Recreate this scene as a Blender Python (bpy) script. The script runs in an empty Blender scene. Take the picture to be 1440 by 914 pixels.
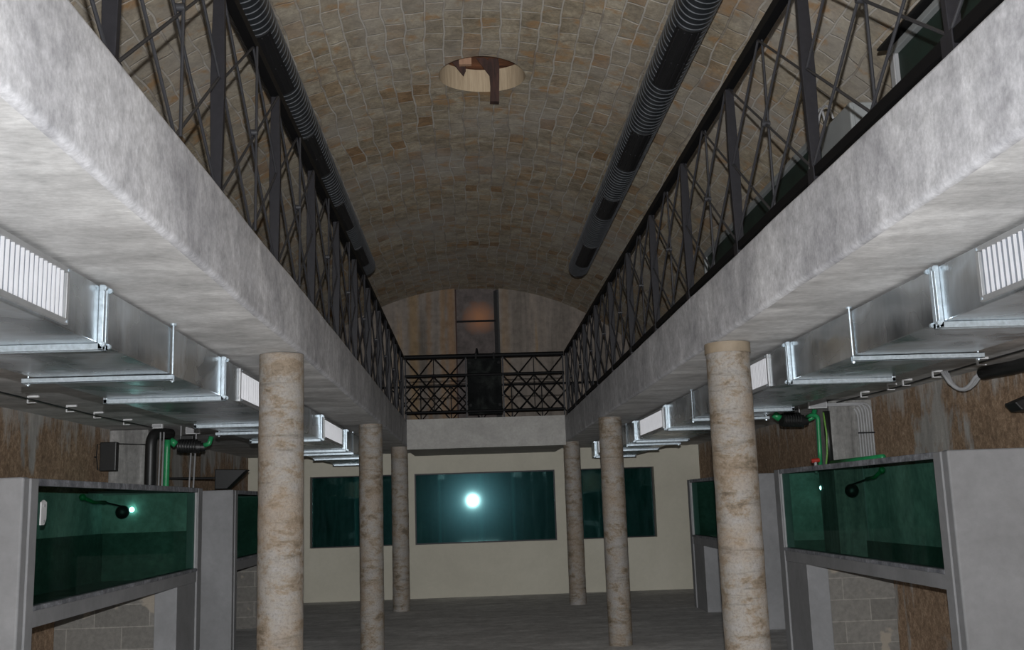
import bpy, bmesh, math, random
from mathutils import Vector, Matrix, noise
random.seed(7)
sc = bpy.context.scene
COL = sc.collection
HC = 2.0565                      # camera height above the floor
ZC, ZG = 3.26, 3.79              # soffit and gallery floor level
XL, XR = -5.1, 5.28              # outer walls
YE = 23.86                       # far wall
YN = -1.2                        # near end (left open so the added ambient fill enters)
VX, VZ, VR = 0.10, 1.487, 5.634  # vault circle

# ------------------------------------------------------------------ materials
def mat_new(name):
    m = bpy.data.materials.new(name); m.use_nodes = True
    nt = m.node_tree; nt.nodes.clear()
    out = nt.nodes.new('ShaderNodeOutputMaterial')
    b = nt.nodes.new('ShaderNodeBsdfPrincipled')
    nt.links.new(b.outputs[0], out.inputs[0])
    return m, nt, b
def N(nt, t, **kw):
    n = nt.nodes.new(t)
    for k, v in kw.items():
        if k in n.inputs.keys() if hasattr(n.inputs, 'keys') else False: n.inputs[k].default_value = v
        else: setattr(n, k, v)
    return n
def pos(nt, scale=(1, 1, 1)):
    g = nt.nodes.new('ShaderNodeNewGeometry'); mp = nt.nodes.new('ShaderNodeMapping')
    mp.inputs['Scale'].default_value = scale
    nt.links.new(g.outputs['Position'], mp.inputs[0]); return mp.outputs[0]
def noise_n(nt, vec, scale, detail=6, rough=.6, dist=0.0):
    n = nt.nodes.new('ShaderNodeTexNoise'); n.inputs['Scale'].default_value = scale
    n.inputs['Detail'].default_value = detail; n.inputs['Roughness'].default_value = rough
    n.inputs['Distortion'].default_value = dist
    nt.links.new(vec, n.inputs['Vector']); return n.outputs['Fac']
def ramp(nt, fac, stops):
    r = nt.nodes.new('ShaderNodeValToRGB'); e = r.color_ramp.elements
    while len(e) < len(stops): e.new(.5)
    for i, (p, c) in enumerate(stops):
        e[i].position = p; e[i].color = (*c, 1) if len(c) == 3 else c
    nt.links.new(fac, r.inputs[0]); return r.outputs[0]
def mixc(nt, fac, a, b, mode='MIX'):
    m = nt.nodes.new('ShaderNodeMix'); m.data_type = 'RGBA'; m.blend_type = mode
    for s, v in ((0, fac), (6, a), (7, b)):
        if isinstance(v, (int, float)): m.inputs[s].default_value = v
        elif isinstance(v, tuple): m.inputs[s].default_value = (*v, 1)
        else: nt.links.new(v, m.inputs[s])
    return m.outputs[2]
def math_n(nt, op, a, b=0.0):
    m = nt.nodes.new('ShaderNodeMath'); m.operation = op
    for i, v in enumerate((a, b)):
        if isinstance(v, (int, float)): m.inputs[i].default_value = v
        else: nt.links.new(v, m.inputs[i])
    return m.outputs[0]
def bump(nt, b, h, strength=.3, dist=.01):
    n = nt.nodes.new('ShaderNodeBump'); n.inputs['Strength'].default_value = strength
    n.inputs['Distance'].default_value = dist
    nt.links.new(h, n.inputs['Height']); nt.links.new(n.outputs[0], b.inputs['Normal'])
def setc(nt, b, c):
    if isinstance(c, tuple): b.inputs['Base Color'].default_value = (*c, 1)
    else: nt.links.new(c, b.inputs['Base Color'])
def plain(name, c, rough=.6, metal=0.0, vary=.15, nscale=20, bmp=.1):
    m, nt, b = mat_new(name); p = pos(nt)
    f = noise_n(nt, p, nscale)
    lo = tuple(max(0, v*(1-vary)) for v in c); hi = tuple(v*(1+vary) for v in c)
    setc(nt, b, ramp(nt, f, [(.3, lo), (.7, hi)]))
    b.inputs['Roughness'].default_value = rough; b.inputs['Metallic'].default_value = metal
    if bmp: bump(nt, b, f, bmp, .004)
    return m
def concrete(name, c1, c2, c3, s1=1.2, s2=9, streak=(1, 1, 1), bmp=.35, rough=.75, spec=.4, mot=1.0):
    """trowelled plaster: broad clouds, fine mottling and pale scratches"""
    m, nt, b = mat_new(name); p = pos(nt); ps = pos(nt, streak)
    a = noise_n(nt, ps, s1, 8, .62, .6); f = noise_n(nt, p, s2, 10, .7); g = noise_n(nt, ps, s2*4, 6, .7)
    c = ramp(nt, a, [(.34, c1), (.52, c2), (.68, c3)])
    c = mixc(nt, .55*mot, c, ramp(nt, f, [(.3, (.45, .45, .45)), (.7, (1.3, 1.3, 1.3))]), 'MULTIPLY')
    c = mixc(nt, .30*mot, c, ramp(nt, g, [(.35, (.5, .5, .5)), (.65, (1.35, 1.35, 1.35))]), 'MULTIPLY')
    setc(nt, b, c); b.inputs['Roughness'].default_value = rough
    b.inputs['Specular IOR Level'].default_value = spec
    bump(nt, b, math_n(nt, 'ADD', f, math_n(nt, 'MULTIPLY', g, .5)), bmp, .008)
    return m

M = {}
M['beam'] = concrete('grey_plaster_beam', (.36, .36, .38), (.48, .48, .50), (.64, .64, .66), 1.7, 11, (1, 1, .8), .09, mot=1.1)
M['soffit'] = concrete('grey_plaster_soffit', (.40, .395, .39), (.54, .535, .53), (.70, .695, .69), .9, 5, (1, 2.6, 1), .2, mot=.9)
M['backbeam'] = concrete('pale_plaster_beam', (.29, .28, .265), (.34, .33, .31), (.38, .37, .35), 1.0, 5, mot=.4, bmp=.15)
M['tankplaster'] = concrete('smooth_grey_plaster', (.19, .19, .193), (.22, .22, .225), (.25, .25, .255), .9, 3, (1, 1, 1), .08, mot=.25)
M['tankrim'] = concrete('dark_smeared_cement', (.10, .105, .12), (.19, .195, .21), (.33, .34, .37), 7, 18)
M['cream'] = concrete('cream_plaster', (.42, .395, .325), (.45, .425, .35), (.475, .45, .375), .6, 3, (1, 1, 1), .05, mot=.12)
M['floor'] = concrete('dark_screed', (.44, .43, .425), (.56, .55, .54), (.70, .69, .68), .9, 5, (1, 2, 1), .5, .8)
M['block'] = None

def brown_wall():
    m, nt, b = mat_new('rusty_render'); p = pos(nt); pz = pos(nt, (1, 1, .22))
    a = noise_n(nt, pos(nt, (1, 1, .5)), .8, 6, .6, .4); f = noise_n(nt, p, 16, 10, .8); g = noise_n(nt, pz, 6, 8, .7)
    br = ramp(nt, f, [(.3, (.085, .052, .032)), (.48, (.24, .16, .10)), (.60, (.38, .27, .18)), (.72, (.55, .44, .33))])
    br = mixc(nt, .5, br, ramp(nt, g, [(.3, (.5, .45, .4)), (.7, (1.3, 1.25, 1.2))]), 'MULTIPLY')
    gr = ramp(nt, g, [(.3, (.20, .19, .175)), (.7, (.44, .415, .385))])
    k = ramp(nt, a, [(.57, (0, 0, 0)), (.61, (1, 1, 1))])
    c = mixc(nt, k, br, gr)
    s = nt.nodes.new('ShaderNodeSeparateXYZ'); nt.links.new(pos(nt), s.inputs[0])
    h = math_n(nt, 'ADD', math_n(nt, 'MULTIPLY', math_n(nt, 'SUBTRACT', s.outputs[2], 2.95), 1.6), math_n(nt, 'MULTIPLY', math_n(nt, 'SUBTRACT', g, .5), 3.0))
    c = mixc(nt, ramp(nt, h, [(.15, (0, 0, 0)), (.6, (.8, .8, .8))]), c, gr)
    setc(nt, b, c); b.inputs['Roughness'].default_value = .9
    bump(nt, b, f, .8, .02); return m
M['brown'] = brown_wall()
M['pilaster'] = concrete('stained_cast_concrete', (.13, .125, .12), (.21, .205, .195), (.30, .29, .28), 2.0, 12, (3, 3, .3), .4)

def vault_mat():
    m, nt, b = mat_new('tufa_block_vault')
    g = nt.nodes.new('ShaderNodeNewGeometry'); s = nt.nodes.new('ShaderNodeSeparateXYZ')
    nt.links.new(g.outputs['Position'], s.inputs[0])
    dx = math_n(nt, 'SUBTRACT', s.outputs[0], VX); dz = math_n(nt, 'SUBTRACT', s.outputs[2], VZ)
    arc = math_n(nt, 'MULTIPLY', math_n(nt, 'ARCTAN2', dx, dz), VR)
    cm = nt.nodes.new('ShaderNodeCombineXYZ')
    wob = noise_n(nt, g.outputs['Position'], 1.6, 3, .5)
    wob2 = noise_n(nt, g.outputs['Position'], 1.1, 2, .5)
    nt.links.new(math_n(nt, 'ADD', s.outputs[1], math_n(nt, 'MULTIPLY', wob, .24)), cm.inputs[0])
    nt.links.new(math_n(nt, 'ADD', arc, math_n(nt, 'MULTIPLY', wob2, .17)), cm.inputs[1])
    br = nt.nodes.new('ShaderNodeTexBrick')
    br.inputs['Scale'].default_value = 1; br.inputs['Brick Width'].default_value = .36
    br.inputs['Row Height'].default_value = .205; br.inputs['Mortar Size'].default_value = .013
    br.inputs['Mortar Smooth'].default_value = .5; br.offset = .5
    br.inputs['Color1'].default_value = (0, 0, 0, 1); br.inputs['Color2'].default_value = (1, 1, 1, 1)
    br.inputs['Mortar'].default_value = (.5, .5, .5, 1)
    nt.links.new(cm.outputs[0], br.inputs['Vector'])
    p = pos(nt)
    base = ramp(nt, br.outputs['Color'], [(0, (.30, .25, .175)), (.35, (.37, .315, .23)), (.7, (.42, .365, .275)), (.88, (.36, .27, .17)), (1, (.28, .175, .09))])
    f = noise_n(nt, p, 5, 8, .65); ff = noise_n(nt, p, 28, 6, .7); big = noise_n(nt, p, .7, 4, .5)
    c = mixc(nt, .75, base, ramp(nt, f, [(.32, (.45, .41, .37)), (.68, (1.3, 1.3, 1.3))]), 'MULTIPLY')
    c = mixc(nt, .55, c, ramp(nt, ff, [(.3, (.35, .35, .35)), (.7, (1.35, 1.35, 1.35))]), 'MULTIPLY')
    haze = ramp(nt, big, [(.42, (0, 0, 0)), (.66, (.55, .55, .55))])
    c = mixc(nt, haze, c, (.37, .345, .315))
    # orange stains on single blocks
    st = noise_n(nt, p, 3.6, 6, .6)
    c = mixc(nt, ramp(nt, st, [(.55, (0, 0, 0)), (.68, (.85, .85, .85))]), c, (.34, .20, .09))
    mort = mixc(nt, ramp(nt, noise_n(nt, p, 1.3, 3), [(.40, (0, 0, 0)), (.52, (1, 1, 1))]), (.21, .18, .155), (.46, .43, .395))
    c = mixc(nt, math_n(nt, 'MULTIPLY', br.outputs['Fac'], .62), c, mort)
    setc(nt, b, c); b.inputs['Roughness'].default_value = .92
    h = math_n(nt, 'SUBTRACT', math_n(nt, 'ADD', math_n(nt, 'MULTIPLY', f, .9), math_n(nt, 'MULTIPLY', ff, .4)), br.outputs['Fac'])
    bump(nt, b, h, .55, .015); return m
M['vault'] = vault_mat()

def upper_wall_mat():
    m, nt, b = mat_new('stained_end_wall'); p = pos(nt); pz = pos(nt, (4.5, 4.5, .35))
    s = noise_n(nt, pz, .8, 5, .6); f = noise_n(nt, p, 6, 8, .7); big = noise_n(nt, p, .55, 3, .5)
    c = ramp(nt, s, [(.3, (.10, .085, .070)), (.5, (.17, .145, .125)), (.62, (.21, .175, .145)), (.72, (.22, .15, .085))])
    sx = nt.nodes.new('ShaderNodeSeparateXYZ'); nt.links.new(p, sx.inputs[0])
    for cx, w, col, k in ((-.40, .13, (.26, .14, .06), .55), (-1.28, .16, (.23, .145, .06), .6), (-.92, .08, (.20, .12, .06), .5), (-.60, .09, (.22, .13, .06), .6), (.88, .12, (.22, .15, .09), .5)):
        d = math_n(nt, 'ADD', math_n(nt, 'ABSOLUTE', math_n(nt, 'SUBTRACT', sx.outputs[0], cx)), math_n(nt, 'MULTIPLY', math_n(nt, 'SUBTRACT', f, .5), .22))
        c = mixc(nt, ramp(nt, d, [(w*.35, (k, k, k)), (w, (0, 0, 0))]), c, col)
    c = mixc(nt, .6, c, ramp(nt, f, [(.3, (.5, .5, .5)), (.7, (1.3, 1.3, 1.3))]), 'MULTIPLY')
    setc(nt, b, c); b.inputs['Roughness'].default_value = .9; bump(nt, b, f, .4, .01); return m
M['upper'] = upper_wall_mat()
def niche_mat():
    m, nt, b = mat_new('orange_patch_niche_panel'); p = pos(nt)
    f = noise_n(nt, p, 5, 7, .65)
    c = ramp(nt, f, [(.3, (.05, .042, .040)), (.7, (.135, .112, .105))])
    v = nt.nodes.new('ShaderNodeVectorMath'); v.operation = 'DISTANCE'; v.inputs[1].default_value = (.27, YE + .14, 6.42)
    g = nt.nodes.new('ShaderNodeNewGeometry'); nt.links.new(g.outputs['Position'], v.inputs[0])
    d = math_n(nt, 'ADD', v.outputs['Value'], math_n(nt, 'MULTIPLY', f, .35))
    k = ramp(nt, d, [(.25, (1, 1, 1)), (.62, (0, 0, 0))])
    c = mixc(nt, k, c, (.36, .165, .085))  # round orange patch on the dark panel
    setc(nt, b, c); b.inputs['Roughness'].default_value = .9; return m
M['niche'] = niche_mat()

def column_mat():
    m, nt, b = mat_new('rough_cast_column'); p = pos(nt); pz = pos(nt, (1, 1, 1.8))
    a = noise_n(nt, pz, 5.0, 10, .72, .3); f = noise_n(nt, p, 55, 8, .75); bands = noise_n(nt, pos(nt, (.5, .5, 5)), 3.2, 7, .72, .25)
    big = noise_n(nt, pos(nt, (1, 1, .9)), 2.4, 3, .5)
    c = ramp(nt, a, [(.36, (.115, .09, .062)), (.44, (.21, .165, .12)), (.50, (.25, .225, .195)), (.62, (.255, .24, .225)), (.74, (.31, .29, .275))])
    c = mixc(nt, ramp(nt, big, [(.50, (0, 0, 0)), (.62, (.5, .5, .5))]), c, (.235, .178, .125))
    c = mixc(nt, .65, c, ramp(nt, bands, [(.34, (.38, .35, .30)), (.44, (.95, .95, .95)), (.8, (1.12, 1.12, 1.12))]), 'MULTIPLY')
    c = mixc(nt, .6, c, ramp(nt, f, [(.32, (.4, .37, .33)), (.5, (1, 1, 1)), (.72, (1.3, 1.3, 1.3))]), 'MULTIPLY')
    setc(nt, b, c); b.inputs['Roughness'].default_value = .5
    bump(nt, b, math_n(nt, 'ADD', math_n(nt, 'MULTIPLY', a, 1.5), f), .8, .012); return m
M['column'] = column_mat()
M['collar'] = plain('tan_collar', (.19, .15, .105), .7, 0, .15, 12, .2)
M['steel'] = plain('charcoal_painted_steel', (.0165, .016, .0185), .45, .0, .12, 30, .05)
M['blacksteel'] = _bs =  plain('black_painted_steel', (.003, .003, .0035), .6, .0, .1, 30, .0)
_bs.node_tree.nodes['Principled BSDF'].inputs['Specular IOR Level'].default_value = .15
M['steel'].node_tree.nodes['Principled BSDF'].inputs['Specular IOR Level'].default_value = .18
def rod_mat():
    m, nt, b = mat_new('dark_steel_rod'); b.inputs['Base Color'].default_value = (.026, .026, .029, 1)
    b.inputs['Metallic'].default_value = .0; b.inputs['Roughness'].default_value = .45; b.inputs['Specular IOR Level'].default_value = .3; return m
M['rod'] = rod_mat()
def duct_mat():
    m, nt, b = mat_new('galvanised_sheet'); p = pos(nt)
    v = nt.nodes.new('ShaderNodeTexVoronoi'); v.inputs['Scale'].default_value = 22; nt.links.new(p, v.inputs['Vector'])
    a = noise_n(nt, pos(nt, (1.3, 1, 1.3)), 1.8, 2, .45, .8); st = noise_n(nt, pos(nt, (.5, 7, 1)), 2.2, 4, .6)
    c = ramp(nt, a, [(.3, (.40, .44, .47)), (.5, (.55, .58, .60)), (.62, (.70, .75, .79)), (.72, (.55, .57, .58))])
    c = mixc(nt, .25, c, ramp(nt, st, [(.3, (.5, .5, .5)), (.7, (1.2, 1.2, 1.2))]), 'MULTIPLY')
    setc(nt, b, c); b.inputs['Metallic'].default_value = .93
    nt.links.new(ramp(nt, a, [(.3, (.18, .18, .18)), (.7, (.38, .38, .38))]), b.inputs['Roughness'])
    bump(nt, b, math_n(nt, 'ADD', a, math_n(nt, 'MULTIPLY', st, .15)), .30, .04); return m
M['duct'] = duct_mat()
M['zinc'] = plain('bright_zinc_profile', (.44, .51, .56), .33, .6, .2, 40, .1)
M['grille'] = plain('pale_aluminium_louver', (.56, .56, .58), .4, .35, .05, 10, 0)
M['gback'] = plain('shaded_grille_back', (.20, .22, .25), .5, .4, .05, 10, 0)
M['grille_frame'] = plain('aluminium_grille_frame', (.34, .345, .35), .45, .5, .08, 10, 0)
M['spiral'] = plain('dark_spiral_sheet', (.040, .045, .052), .36, .55, .2, 9, .1)
M['seam'] = plain('worn_spiral_seam', (.16, .17, .185), .35, .6, .3, 12, 0)
M['slot'] = plain('black_slot_grille', (.010, .010, .011), .5, .2, .1, 10, 0)
M['blackplastic'] = plain('black_plastic', (.010, .010, .010), .45, 0, .2, 20, .1)
M['green'] = plain('green_plastic_pipe', (.015, .20, .07), .4, 0, .2, 8, 0)
M['greendark'] = plain('dark_green_fibreglass', (.006, .017, .012), .6, 0, .4, 4, .1)
M['red'] = plain('red_valve', (.35, .03, .02), .45, 0, .1, 8, 0)
M['conduit'] = plain('grey_conduit', (.27, .27, .275), .5, 0, .1, 8, 0)
M['white'] = plain('white_plastic', (.52, .52, .52), .5, 0, .1, 8, 0)
M['unit'] = plain('grey_cabinet_paint', (.21, .22, .22), .6, 0, .15, 2.5, 0)
M['wood'] = None
def wood(name, c1, c2, sc=(1, 9, 9)):
    m, nt, b = mat_new(name); f = noise_n(nt, pos(nt, sc), 3, 8, .65, .5)
    setc(nt, b, ramp(nt, f, [(.3, c1), (.7, c2)])); b.inputs['Roughness'].default_value = .8
    bump(nt, b, f, .4, .01); return m
M['wood'] = wood('reddish_brown_boards', (.06, .022, .011), (.22, .085, .035))
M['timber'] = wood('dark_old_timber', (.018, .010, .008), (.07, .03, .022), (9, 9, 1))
M['paletimber'] = wood('pale_pinkish_timber', (.30, .17, .105), (.42, .25, .16), (9, 9, 1))
M['shaft'] = wood('tooled_tufa_shaft', (.34, .255, .165), (.52, .41, .28), (14, 14, .8))
M['jamb'] = plain('shade_toned_jamb', (.035, .035, .036), .9)
M['slate'] = concrete('dark_slate_plate', (.004, .0045, .0045), (.008, .009, .009), (.022, .025, .023), 2.5, 8, (1, 1, 1), .1, .8, .05)

def block_mat():
    m, nt, b = mat_new('grey_concrete_blocks')
    g = nt.nodes.new('ShaderNodeNewGeometry'); s = nt.nodes.new('ShaderNodeSeparateXYZ')
    nt.links.new(g.outputs['Position'], s.inputs[0]); cm = nt.nodes.new('ShaderNodeCombineXYZ')
    nt.links.new(s.outputs[0], cm.inputs[0]); nt.links.new(math_n(nt, 'ADD', s.outputs[2], .07), cm.inputs[1])
    br = nt.nodes.new('ShaderNodeTexBrick'); br.inputs['Scale'].default_value = 1
    br.inputs['Brick Width'].default_value = .66; br.inputs['Row Height'].default_value = .265
    br.inputs['Mortar Size'].default_value = .007; br.inputs['Mortar Smooth'].default_value = .3
    br.inputs['Color1'].default_value = (.135, .127, .115, 1); br.inputs['Color2'].default_value = (.17, .16, .145, 1)
    br.inputs['Mortar'].default_value = (.24, .225, .20, 1); nt.links.new(cm.outputs[0], br.inputs['Vector'])
    p = pos(nt); f = noise_n(nt, p, 16, 8, .7); a = noise_n(nt, p, 2.2, 4, .5)
    c = mixc(nt, .5, br.outputs['Color'], ramp(nt, f, [(.3, (.5, .5, .5)), (.7, (1.3, 1.3, 1.3))]), 'MULTIPLY')
    c = mixc(nt, ramp(nt, a, [(.60, (0, 0, 0)), (.63, (.85, .85, .85))]), c, (.27, .235, .19))
    setc(nt, b, c); b.inputs['Roughness'].default_value = .9; bump(nt, b, f, .5, .01); return m
M['block'] = block_mat()

def glass_mat(name, tint, rough=.02, gl=(.75, .95, 1.0), dirt=.0, fac=.02):
    m = bpy.data.materials.new(name); m.use_nodes = True; nt = m.node_tree; nt.nodes.clear()
    out = nt.nodes.new('ShaderNodeOutputMaterial')
    tr = nt.nodes.new('ShaderNodeBsdfTransparent'); tr.inputs[0].default_value = (*tint, 1)
    g1 = nt.nodes.new('ShaderNodeBsdfGlossy'); g1.inputs['Roughness'].default_value = rough; g1.inputs[0].default_value = (*gl, 1)
    mx = nt.nodes.new('ShaderNodeMixShader')
    mx.inputs[0].default_value = fac
    nt.links.new(tr.outputs[0], mx.inputs[1]); nt.links.new(g1.outputs[0], mx.inputs[2])
    last = mx.outputs[0]
    if dirt:
        df = nt.nodes.new('ShaderNodeBsdfDiffuse'); df.inputs[0].default_value = (.10, .21, .21, 1)
        n = noise_n(nt, pos(nt, (3, 3, .6)), 2.2, 8, .7, .5)
        m2 = nt.nodes.new('ShaderNodeMixShader')
        nt.links.new(ramp(nt, n, [(.35, (0, 0, 0)), (.75, (dirt,)*3)]), m2.inputs[0])
        nt.links.new(last, m2.inputs[1]); nt.links.new(df.outputs[0], m2.inputs[2]); last = m2.outputs[0]
        g2 = nt.nodes.new('ShaderNodeBsdfGlossy'); g2.inputs['Roughness'].default_value = .17; g2.inputs[0].default_value = (.35, .85, 1, 1)
        m3 = nt.nodes.new('ShaderNodeMixShader'); m3.inputs[0].default_value = .0018
        nt.links.new(last, m3.inputs[1]); nt.links.new(g2.outputs[0], m3.inputs[2]); last = m3.outputs[0]
    nt.links.new(last, out.inputs[0]); return m
M['glass'] = glass_mat('teal_tank_glass', (.53, .67, .625))
M['glassfar'] = glass_mat('dusty_teal_tank_glass', (.36, .60, .58), .03, (.6, 1, 1), .10, .03)
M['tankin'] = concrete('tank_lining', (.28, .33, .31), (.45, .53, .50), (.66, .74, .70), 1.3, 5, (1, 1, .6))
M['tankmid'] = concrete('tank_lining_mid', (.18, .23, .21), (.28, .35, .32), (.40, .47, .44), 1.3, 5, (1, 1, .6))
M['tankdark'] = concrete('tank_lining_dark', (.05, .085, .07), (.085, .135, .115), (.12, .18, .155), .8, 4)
def emit_mat(name, c, s):
    m = bpy.data.materials.new(name); m.use_nodes = True; nt = m.node_tree; nt.nodes.clear()
    o = nt.nodes.new('ShaderNodeOutputMaterial'); e = nt.nodes.new('ShaderNodeEmission')
    e.inputs[0].default_value = (*c, 1); e.inputs[1].default_value = s; nt.links.new(e.outputs[0], o.inputs[0]); return m
M['glow_bead'] = emit_mat('tank_glow_bead', (.45, 1, .95), 14)

# ------------------------------------------------------------------ mesh helpers
class MB:
    def __init__(s): s.bm = bmesh.new()
    def box(s, x0, x1, y0, y1, z0, z1):
        x0, x1 = sorted((x0, x1)); y0, y1 = sorted((y0, y1)); z0, z1 = sorted((z0, z1))
        v = [s.bm.verts.new((x, y, z)) for z in (z0, z1) for y in (y0, y1) for x in (x0, x1)]
        for f in ((0, 2, 3, 1), (4, 5, 7, 6), (0, 1, 5, 4), (2, 6, 7, 3), (0, 4, 6, 2), (1, 3, 7, 5)):
            s.bm.faces.new([v[i] for i in f])
        return s
    def prism(s, pts, axis, a, b):
        """closed outline pts in the plane across axis, extruded from a to b"""
        def P(u, v, w): return {'X': (w, u, v), 'Y': (u, w, v), 'Z': (u, v, w)}[axis]
        A = [s.bm.verts.new(P(u, v, a)) for u, v in pts]; B = [s.bm.verts.new(P(u, v, b)) for u, v in pts]
        n = len(pts); s.bm.faces.new(A); s.bm.faces.new(B[::-1])
        for i in range(n): s.bm.faces.new((A[i], B[i], B[(i+1) % n], A[(i+1) % n]))
        return s
    def rod(s, p, q, r, seg=8, r2=None):
        p, q = Vector(p), Vector(q); d = (q-p).normalized(); u = d.orthogonal().normalized(); w = d.cross(u)
        r2 = r if r2 is None else r2
        A = []; B = []
        for i in range(seg):
            a = 2*math.pi*i/seg; o = u*math.cos(a)+w*math.sin(a)
            A.append(s.bm.verts.new(p+o*r)); B.append(s.bm.verts.new(q+o*r2))
        s.bm.faces.new(A[::-1]); s.bm.faces.new(B)
        for i in range(seg): s.bm.faces.new((A[i], A[(i+1) % seg], B[(i+1) % seg], B[i]))
        return s
    def path(s, pts, r, seg=8):
        pts = [Vector(p) for p in pts]; rings = []; up = None
        for i, p in enumerate(pts):
            d = (pts[min(i+1, len(pts)-1)]-pts[max(i-1, 0)]).normalized()
            if up is None: up = d.orthogonal().normalized()
            up = (up-d*up.dot(d)).normalized(); w = d.cross(up)
            rings.append([s.bm.verts.new(p+(up*math.cos(2*math.pi*k/seg)+w*math.sin(2*math.pi*k/seg))*r) for k in range(seg)])
        s.bm.faces.new(rings[0][::-1]); s.bm.faces.new(rings[-1])
        for a, b in zip(rings, rings[1:]):
            for k in range(seg): s.bm.faces.new((a[k], a[(k+1) % seg], b[(k+1) % seg], b[k]))
        return s
    def ball(s, c, r, sx=1, sy=1, sz=1, seg=20):
        g = bmesh.ops.create_uvsphere(s.bm, u_segments=seg, v_segments=seg//2, radius=r)
        for v in g['verts']: v.co = Vector((v.co.x*sx, v.co.y*sy, v.co.z*sz))+Vector(c)
        return s
    def build(s, name, mat, parent=None, smooth=False, bevel=0, seg=2):
        bmesh.ops.recalc_face_normals(s.bm, faces=s.bm.faces[:])
        if parent is not None: bmesh.ops.translate(s.bm, verts=s.bm.verts[:], vec=-base_of(parent))
        me = bpy.data.meshes.new(name); s.bm.to_mesh(me); s.bm.free()
        if mat: me.materials.append(mat)
        o = bpy.data.objects.new(name, me); COL.objects.link(o)
        if parent is not None: o.parent = parent
        if smooth:
            for p in me.polygons: p.use_smooth = True
            if smooth != 'all':
                md = o.modifiers.new('es', 'EDGE_SPLIT'); md.split_angle = math.radians(40)
        if bevel:
            b = o.modifiers.new('bv', 'BEVEL'); b.width = bevel; b.segments = seg; b.limit_method = 'ANGLE'
        return o
def base_of(o):
    v = Vector(o.location)
    while o.parent: o = o.parent; v = v+o.location
    return v
def thing(name, label, cat, loc=(0, 0, 0), group=None):
    o = bpy.data.objects.new(name, None); o.empty_display_size = .1; COL.objects.link(o); o.location = loc
    return tag(o, label, cat, group)
def tag(o, label, cat, group=None):
    o['label'] = label; o['category'] = cat
    if group: o['group'] = group
    return o
def struct(o, label=None):
    o['kind'] = 'structure'
    if label: o['label'] = label
    return o
def arc_pts(cx, cz, r, a0, a1, n): return [(cx+r*math.cos(a0+(a1-a0)*i/n), cz+r*math.sin(a0+(a1-a0)*i/n)) for i in range(n+1)]
def fillet(p0, p1, p2, r, n=5):
    p0, p1, p2 = map(Vector, (p0, p1, p2)); a = (p0-p1).normalized()*r+p1; b = (p2-p1).normalized()*r+p1
    return [tuple((1-t)**2*a+2*t*(1-t)*p1+t*t*b) for t in (i/n for i in range(n+1))]

# ------------------------------------------------------------------ room shell
struct(MB().box(XL-.3, XR+.3, YN, YE+3.0, -.2, 0).build('floor', M['floor']), 'dark grey rough screed floor')
for nm, x0, x1 in (('wall_left', XL-.3, XL), ('wall_right', XR, XR+.3)):
    struct(MB().box(x0, x1, YN, YE+3.0, 0, ZC+.02).build(nm, M['brown']), 'rough rusty brown rendered aisle wall')

# far wall: cream below with three window openings
ZW0, ZW1 = 1.185, 2.78
W = [(-3.70, -1.80), (-1.32, 1.905), (2.42, 4.21)]
m = MB(); t = .30
m.box(XL, XR, YE, YE+t, 0, ZW0); m.box(XL, XR, YE, YE+t, ZW1, ZC+.2)
xs = [XL]+[v for w in W for v in w]+[XR]
for i in range(0, len(xs), 2): m.box(xs[i], xs[i+1], YE, YE+t, ZW0, ZW1)
bmesh.ops.remove_doubles(m.bm, verts=m.bm.verts[:], dist=1e-4)
struct(m.build('wall_far', M['cream']), 'cream plastered far wall below the gallery')
# upper far wall with a tall niche
NX0, NX1 = -.30, .66
m = MB()
def arch_poly(xa, xb):
    pts = [(xa, ZG-.5), (xb, ZG-.5)]
    n = 16
    for i in range(n+1):
        x = xb+(xa-xb)*i/n; pts.append((x, VZ+math.sqrt(max(0, (VR+.12)**2-(x-VX)**2))))
    return pts
m.prism(arch_poly(XL-.1, NX0), 'Y', YE, YE+t); m.prism(arch_poly(NX1+.08, XR+.1), 'Y', YE, YE+t)
struct(m.build('wall_far_upper', M['upper']), 'stained concrete end wall above the gallery')
struct(MB().box(NX0+.002, NX0+.03, YE+.02, YE+.138, ZG, 7.08).build('trim_5', M['timber']), 'dark strip for the shade along the left of the niche')  # dark strip added for the shade along the niche edge
wn = struct(MB().prism(arch_poly(NX0-.02, NX1+.1), 'Y', YE+.14, YE+t+.02).build('wall_niche', M['niche']), 'dark panel with an orange patch at the back of the tall niche')
struct(MB().box(NX0, NX1+.03, YE+.08, YE+.138, 6.305, 6.345).build('trim_1', M['blacksteel']), 'thin black bar across the niche')
struct(MB().prism([(NX1-.04, YE+.135), (NX1+.04, YE+.004), (NX1+.082, YE+.004), (NX1+.082, YE+.135)], 'Z', ZG, 7.05).build('trim_2', M['jamb']), 'splayed jamb right of the niche, shade put into its dark colour')  # shade of the recess put into the jamb's dark colour

# windows of the far wall
for i, (x0, x1) in enumerate(W):
    side = i != 1
    dep = .23 if side else .03
    y = YE+dep; fw = .018 if side else .03
    f = MB(); f.box(x0, x1, y, y+.06, ZW0, ZW0+fw); f.box(x0, x1, y, y+.06, ZW1-fw, ZW1)
    f.box(x0, x0+fw, y, y+.06, ZW0+fw, ZW1-fw); f.box(x1-fw, x1, y, y+.06, ZW0+fw, ZW1-fw)
    w = struct(f.build('window_%d' % (i+1), M['steel']), 'dark framed viewing window in the far wall')
    g = MB().box(x0+fw, x1-fw, y+.02, y+.035, ZW0+fw, ZW1-fw).build('pane', M['glassfar'], w)
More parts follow.
